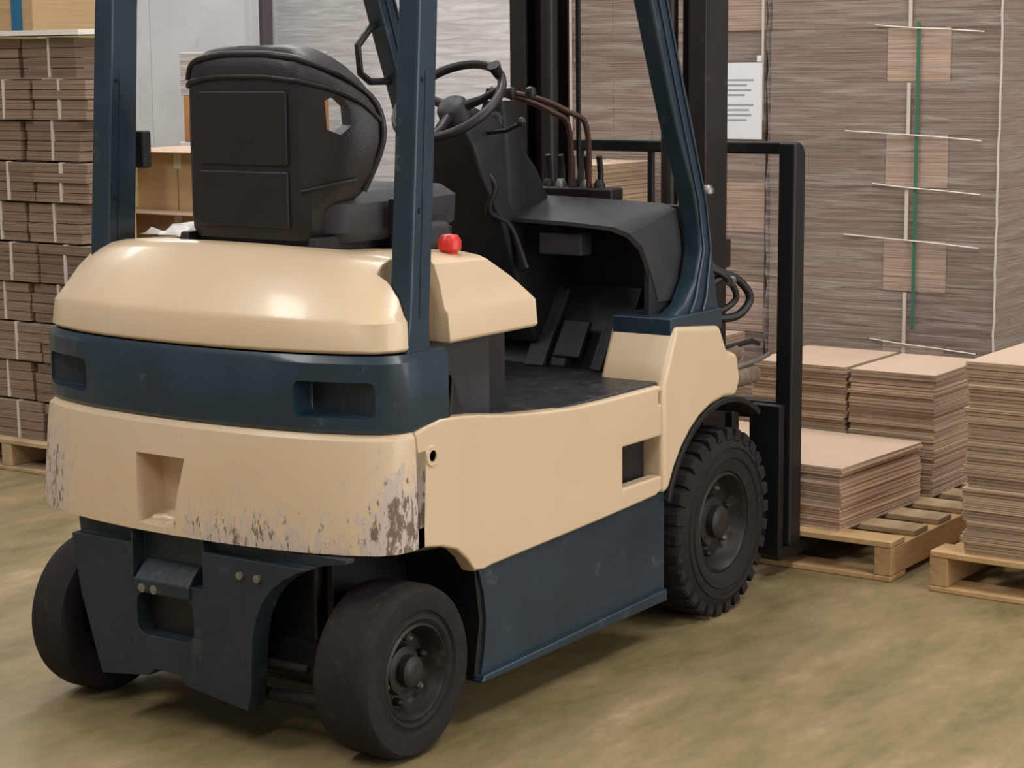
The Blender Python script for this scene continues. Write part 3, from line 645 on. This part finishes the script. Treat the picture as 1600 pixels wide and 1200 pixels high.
# ------------------------------------------------------------------ stacks of flat board
ORD = ['topmost', 'second', 'third', 'fourth', 'fifth', 'sixth', 'seventh', 'eighth', 'ninth', 'tenth', 'eleventh', 'twelfth', 'thirteenth', 'fourteenth', 'fifteenth', 'sixteenth', 'seventeenth', 'eighteenth', 'nineteenth', 'twentieth', 'twenty-first']
def sheet_mesh(name, lx, ly, h, m, top):
    """a thin wad of flat cartons: slightly wavy, edges of two or three sheets standing proud"""
    bm = bmesh.new(); k = 3
    for i in range(k):
        a, b = random.uniform(-.004, .004), random.uniform(-.004, .004)
        z0 = h * i / k + (.0006 if i else .0); z1 = h * (i + 1) / k
        vs = bbox(bm, (-lx / 2 + a, lx / 2 + a), (-ly / 2 + b, ly / 2 + b), (z0, z1 - .0012 if i < k - 1 else z1))
    me = bpy.data.meshes.new(name)
    bmesh.ops.recalc_face_normals(bm, faces=bm.faces[:])
    for f in bm.faces:
        if f.normal.z > .9: f.material_index = 1
    bm.to_mesh(me); bm.free(); me.materials.append(m); me.materials.append(top)
    return me
def stack(x0, x1, y0, y1, z0, z1, n, m, where, group, jit=.008, top=CARDT, rz=0, cat='cardboard'):
    h = (z1 - z0) / n; lx, ly = x1 - x0, y1 - y0
    mes = [sheet_mesh('board_wad', lx, ly, h - .0004, m, top) for _ in range(3)]
    out = []
    for i in range(n):
        o = bpy.data.objects.new('cardboard_wad', mes[i % 3]); COL.objects.link(o)
        o.location = ((x0 + x1) / 2 + random.uniform(-jit, jit), (y0 + y1) / 2 + random.uniform(-jit, jit), z0 + i * h)
        o.rotation_euler.z = rz + random.uniform(-.006, .006)
        k = n - 1 - i
        od = 'topmost wad' if k == 0 else ('lowest wad' if i == 0 else ORD[k] + ' wad from the top')
        tag(o, od + ' of flat cartons ' + where, cat, group); out.append(o)
    return out
stack(2.20, 2.775, -.068, .72, .1302, .335, 8, CARDL, 'in the low stack at the pallet front', 'flat cartons in the low front stack', rz=-.05, jit=.005)
stack(2.81, 3.26, -.105, .215, .1302, .56, 12, CARD, 'in the right of two mid stacks', 'flat cartons in the right mid stack', jit=.005)
stack(2.81, 3.26, .228, .60, .1302, .563, 12, CARD, 'in the left of two mid stacks', 'flat cartons in the left mid stack', jit=.005)
pallet((3.10, 1.20, 0), 0, 1.0, .48, 'narrow pallet mostly hidden behind the load backrest')
stack(2.85, 3.45, .97, 1.38, .1302, .57, 12, CARD, 'behind the forklift load backrest', 'flat cartons behind the load backrest', jit=.006)
stack(2.10, 2.80, -1.25, -.505, .1302, .73, 17, CARD, 'in the stack at right edge', 'flat cartons in the stack at the right edge', jit=.009)

# ------------------------------------------------------------------ wrapped loads
def load(name, x, y, z0, layers, lh, seams, label, m1, m2, patch=None, group='film wrapped loads', film=FILM, alt=True, base=True):
    R = root(name, ((x[0] + x[1]) / 2, (y[0] + y[1]) / 2, 0), label, 'pallet load', group)
    if base:
        for yy in (y[0], (y[0] + y[1]) / 2 - .045, y[1] - .09): box('stringer', (x[0], x[1]), (yy, yy + .09), (.0, .11), WOOD, R, .003)
        box('deck_board', (x[0], x[1]), (y[0], y[1]), (.11, .13), WOODG, R, .003)
        z0 = .13
    for i in range(layers):
        z = z0 + i * lh; cols = seams[i % len(seams)]
        ys = [y[0]] + [y[0] + (y[1] - y[0]) * c for c in cols] + [y[1]]
        for k in range(len(ys) - 1):
            lightp = patch and (i % 2 == patch[0]) and k == patch[1]
            d = random.uniform(.004, .014) + (-.004 if lightp else 0)
            for xa, xb in ((x[0] + d, (x[0] + x[1]) / 2 - .003), ((x[0] + x[1]) / 2 + .003, x[1] - .008)):
                box('carton_bundle', (xa, xb), (ys[k] + .0015, ys[k + 1] - .0015), (z + .0005, z + lh - .001), m2 if lightp else m1, R, .002)
    # stretch film: a closed thin skin with wrinkled horizontal folds
    bm = bmesh.new(); n = int(layers * 4); o = .006
    prev = None
    for i in range(n + 1):
        z = z0 + layers * lh * i / n; a = o + random.uniform(-.004, .005)
        P = []
        for (px, py, qx, qy) in ((x[0] - a, y[0] - a, x[0] - a, y[1] + a), (x[0] - a, y[1] + a, x[1] + a, y[1] + a), (x[1] + a, y[1] + a, x[1] + a, y[0] - a), (x[1] + a, y[0] - a, x[0] - a, y[0] - a)):
            for k in range(6):
                t = k / 6; P.append(bm.verts.new((px + (qx - px) * t + random.uniform(-.0015, .0015), py + (qy - py) * t + random.uniform(-.0015, .0015), z)))
        if prev:
            for k in range(24): bm.faces.new((prev[k], prev[(k + 1) % 24], P[(k + 1) % 24], P[k]))
        prev = P
    f = finish('stretch_film', bm, film, R, 0, 60)
    return R
L1 = load('wrapped_pallet_load', (3.66, 4.9), (.022, .982), .13, 10, .2035, [(.375,), (.205, .475)], 'film wrapped carton bundles behind the backrest, with green strap and light squares', CARDD, CARDL, patch=(1, 1))
# layers: z = .13+.2035 i ; vertical straps and tapes proud of the film
box('green_strap', (3.643, 3.648), (.335, .348), (.60, 1.78), STRAPG, L1, 0, smooth=0)
for z0_, z1_ in ((.50, .74), (.945, 1.14), (1.345, 1.55), (1.76, 2.165)): box('edge_tape', (3.645, 3.649), (.370, .384), (z0_, z1_), TAPE, L1, 0, smooth=0)
bm = bmesh.new(); btube(bm, [(3.648, .012 + random.uniform(-.003, .003), .3 + .06 * k) for k in range(31)], .0045, 5); finish('film_corner_fold', bm, TAPE, L1, 0, 60)
for i, z in enumerate((.537, .944, 1.148, 1.351, 1.758)):
    bm = bmesh.new(); btube(bm, spline([(3.645, .52 + .12 * (i % 2), z + .012), (3.640, .38, z), (3.642, .24, z - .008), (3.646, .08, z - .02)], 6), .0035, 5); finish('film_crease', bm, TAPE, L1, 0, 60)
L2 = load('wrapped_pallet_load', (3.68, 4.7), (1.012, 2.08), .13, 10, .2035, [(.32, .68), (.5,)], 'film wrapped load behind the mast carrying a white paper sheet', CARDD, CARDL, patch=(0, 0))
box('edge_tape', (3.664, 3.669), (1.012, 1.022), (1.4, 2.165), TAPE, L2, 0, smooth=0)
box('edge_tape', (3.660, 3.668), (1.93, 1.95), (1.33, 2.165), TAPE, L2, 0, smooth=0)
ps = box('paper_sheet', (3.652, 3.656), (1.012, 1.215), (1.325, 1.632), PAPER, L2, 0, smooth=0); ps['label'] = 'white printed sheet taped to the film'
bm = bmesh.new()
for z, a in ((1.56, .02), (1.54, .05), (1.52, .03), (1.50, .06), (1.46, .02), (1.44, .04), (1.42, .03), (1.40, .05)): bbox(bm, (3.6505, 3.6515), (1.03 + a, 1.17), (z, z + .006))
finish('printed_lines', bm, INK, ps, 0, 0)
box('tape_tab', (3.650, 3.654), (1.015, 1.035), (1.635, 1.66), PAPER, L2, 0, smooth=0)
# lower stack in front of that load, seen between the levers and the guard leg
pallet((3.36, 1.80, 0), 0, .50, .66, 'small pallet hidden behind the forklift mast', nb=3)
stack(3.14, 3.58, 1.48, 2.10, .1302, 1.235, 20, CARD, 'in stack behind the mast', 'flat cartons in the stack behind the mast', jit=.008)
# far loads wrapped in whitish film, behind the seat and steering wheel
FILMW = FILM.copy(); FILMW.name = 'milky_stretch_film'; FILMW.node_tree.nodes['Principled BSDF'].inputs['Base Color'].default_value = (.80, .79, .80, 1)
for n_ in FILMW.node_tree.nodes:
    if n_.type == 'MAP_RANGE': n_.inputs[3].default_value = .45; n_.inputs[4].default_value = .9
    if n_.type == 'BUMP': n_.inputs['Strength'].default_value = .25
load('wrapped_pallet_load', (7.0, 8.0), (5.42, 6.50), .13, 8, .30, [(.5,), (.3,)], 'far load in milky film behind the seat back', CARDG, CARDG, film=FILMW)
load('wrapped_pallet_load', (7.0, 8.0), (4.25, 5.32), .13, 8, .30, [(.5,), (.6,)], 'far load in milky film seen past the steering wheel', CARDG, CARDG, film=FILMW)
struct(box('trim_1', (6.9, 7.0), (6.53, 6.68), (0, 4.5), mat('dark_post', (.10, .085, .09), .6), None, .005))

# white partition on the left
part = root('partition_panel', (6.2, 7.2, 0), 'tall pale grey partition board standing behind the seat at left', 'partition')
PW = mat('pale_partition', (.60, .60, .62), .6, var=.10, vscale=3, dirt=.2, dirtcol=(.42, .40, .40))
for a in range(3): box('panel', (6.18, 6.22), (6.02 + a * .88, 6.896 + a * .88), (.10, 3.6), PW, part, .003)
for yy in (5.98, 8.66): box('post', (6.16, 6.24), (yy, yy + .04), (0, 3.6), mat('partition_post', (.5, .5, .52), .5), part, .003)

# ------------------------------------------------------------------ left: tall stack of tied bundles
def bundle_mesh(name, lx, ly, h, m):
    bm = bmesh.new(); k = 4
    for i in range(k):
        a, b = random.uniform(-.006, .006), random.uniform(-.006, .006)
        bbox(bm, (-lx / 2 + a, lx / 2 + a), (-ly / 2 + b, ly / 2 + b), (h * i / k, h * (i + 1) / k - .003))
    return bm
def bundles(x0, xs, y0, ys, z0, n, h, where, group, m, seed=1, gap=.012):
    random.seed(seed)
    protos = []
    for i in range(n):
        off = (.045 if i % 2 else -.02)
        for ix in range(xs):
            for iy, (ya, yb) in enumerate(ys):
                lx, ly = .21 - .03 * (i % 2), yb - ya - gap
                bm = bundle_mesh('b', lx, ly, h - .006, m)
                o = finish('carton_bundle', bm, m, None, 0, 0)
                o.location = (x0 + .115 + ix * .46 + random.uniform(-.008, .008), (ya + yb) / 2 + off + random.uniform(-.008, .008), z0 + i * h)
                st = box('strap', (o.location.x - lx / 2 - .004, o.location.x + lx / 2 + .004), (o.location.y - .006, o.location.y + .006), (o.location.z + .002, o.location.z + h - .005), TAPE, None, 0, smooth=0)
                st.parent = o; st.location = st.location - o.location
                k = n - 1 - i
                lev = 'top layer' if k == 0 else ('lowest layer' if i == 0 else ORD[k] + ' layer from top')
                pos = ['right', 'middle', 'left'][iy]
                tag(o, 'tied brown bundle, ' + pos + ' of ' + lev + ', ' + where, 'cardboard bundle', group)
bundles(1.90, 1, 3.04, [(3.06, 3.37), (3.38, 3.68), (3.69, 4.0)], .1302, 10, .163, 'left edge stack', 'tied bundles in the tall left stack', CARDD, 3)
WSM = mat('white_card_sheet', (.80, .76, .70), .7)
tag(prism('cover_sheet', [(1.87, 1.762), (1.95, 1.7635), (2.04, 1.7635), (2.10, 1.762), (2.10, 1.782), (2.04, 1.784), (1.95, 1.784), (1.87, 1.782)], 'y', 3.03, 4.05, WSM, None, 0), 'white card sheet lying on top of the tall left stack', 'sheet')

# cartons further back on the left
def carton(x, y, z, label, m, group=None, strap=None):
    o = box('carton', x, y, z, m, None, .006)
    yc = (y[0] + y[1]) / 2
    def kid(nm, X, Y, Z, mm):
        b = box(nm, X, Y, Z, mm, None, 0, smooth=0); b.parent = o; b.location = b.location - o.location
    kid('tape', (x[0] - .0015, x[1] + .0015), (yc - .025, yc + .025), (z[1] - .08, z[1] - .0005), TAPE)
    kid('flap_seam', (x[0] - .001, x[1] + .001), (yc - .0015, yc + .0015), (z[0] + .01, z[1] - .001), BROWNBLACK)
    if strap: kid('strap', (x[0] - .003, x[1] + .003), (y[0] + .07, y[0] + .14), (z[0] + .002, z[1] - .001), strap)
    tag(o, label, 'carton', group); return o
TAN = card_mat('tan_carton', (.46, .31, .17), 20, .9, .3); OL = card_mat('olive_carton', (.30, .26, .11), 20, .9, .3)
BLUES = mat('blue_strap', (.02, .14, .28), .4)
pallet((3.95, 4.45, 0), 0, .95, 1.4, 'pallet under the cartons left of the seat, half hidden')
for i in range(2):
    z = .1302 + i * .40
    carton((3.50, 3.95), (3.78, 4.44), (z, z + .398), ['tan carton bottom right of the pile left of the seat', 'tan carton middle right of the pile left of the seat'][i], TAN, 'tan cartons left of the seat')
    carton((3.50, 3.95), (4.46, 5.10), (z, z + .398), ['tan carton bottom left of the pile left of the seat', 'tan carton with pale top, behind the left guard leg'][i], TAN, 'tan cartons left of the seat')
carton((3.56, 4.2), (3.80, 4.52), (.9305, 1.225), 'tan carton on top of the pile left of the seat', TAN, 'tan cartons left of the seat')
tag(prism('card_lid', [(3.46, 1.2252), (3.84, 1.2252), (4.24, 1.2252), (4.24, 1.232), (3.84, 1.234), (3.46, 1.230)], 'y', 3.78, 4.54, CARDT, None, .001), 'flat card lid on the carton left of the seat', 'cardboard')
tag(prism('card_lid', [(3.40, .9302), (3.55, .9302), (3.555, .938), (3.40, .936)], 'y', 3.80, 5.12, CARDT, None, .001), 'long flat card laid across the lower cartons by the left guard leg', 'cardboard')
# upright pile with orange board, just left of the seat back
pallet((5.45, 5.33, 0), 0, .9, .9, 'pallet under the narrow pile beside the seat back')
carton((5.1, 5.8), (5.05, 5.62), (.1302, .75), 'tan carton at the base of the narrow pile beside the seat', TAN, 'cartons beside the seat back')
carton((5.1, 5.8), (5.05, 5.62), (.7502, 1.20), 'white carton low in the narrow pile beside the seat', WHITE, 'cartons beside the seat back')
carton((5.1, 5.8), (5.05, 5.58), (1.2002, 1.47), 'orange brown carton in the narrow pile beside the seat', mat('orange_carton', (.50, .24, .08), .8, var=.2), 'cartons beside the seat back')
carton((5.1, 5.8), (5.05, 5.60), (1.4702, 1.72), 'greyish wrapped carton topping the narrow pile beside the seat', CARDG, 'cartons beside the seat back')
# tall cartons behind the left stack
pallet((3.0, 4.87, 0), 0, .9, 1.3, 'pallet behind the tall left stack, hidden by it')
zz = .1302
for i, (h, m, lb) in enumerate(((.42, TAN, 'tan carton at floor level behind the tall left stack'), (.42, TAN, 'tan carton second from the floor behind the tall left stack'), (.42, OL, 'olive carton third from the floor behind the tall left stack'),
                                (.27, CARDD, 'dark brown carton behind the tall left stack'), (.14, OL, 'shallow olive carton behind the tall left stack'), (.42, TAN, 'tan carton with blue strap, highest behind the left stack'))):
    carton((2.70, 3.3), (4.17 + .02 * (i % 2), 5.1), (zz, zz + h - .002), lb, m, 'cartons behind the tall left stack', BLUES if i == 5 else None); zz += h
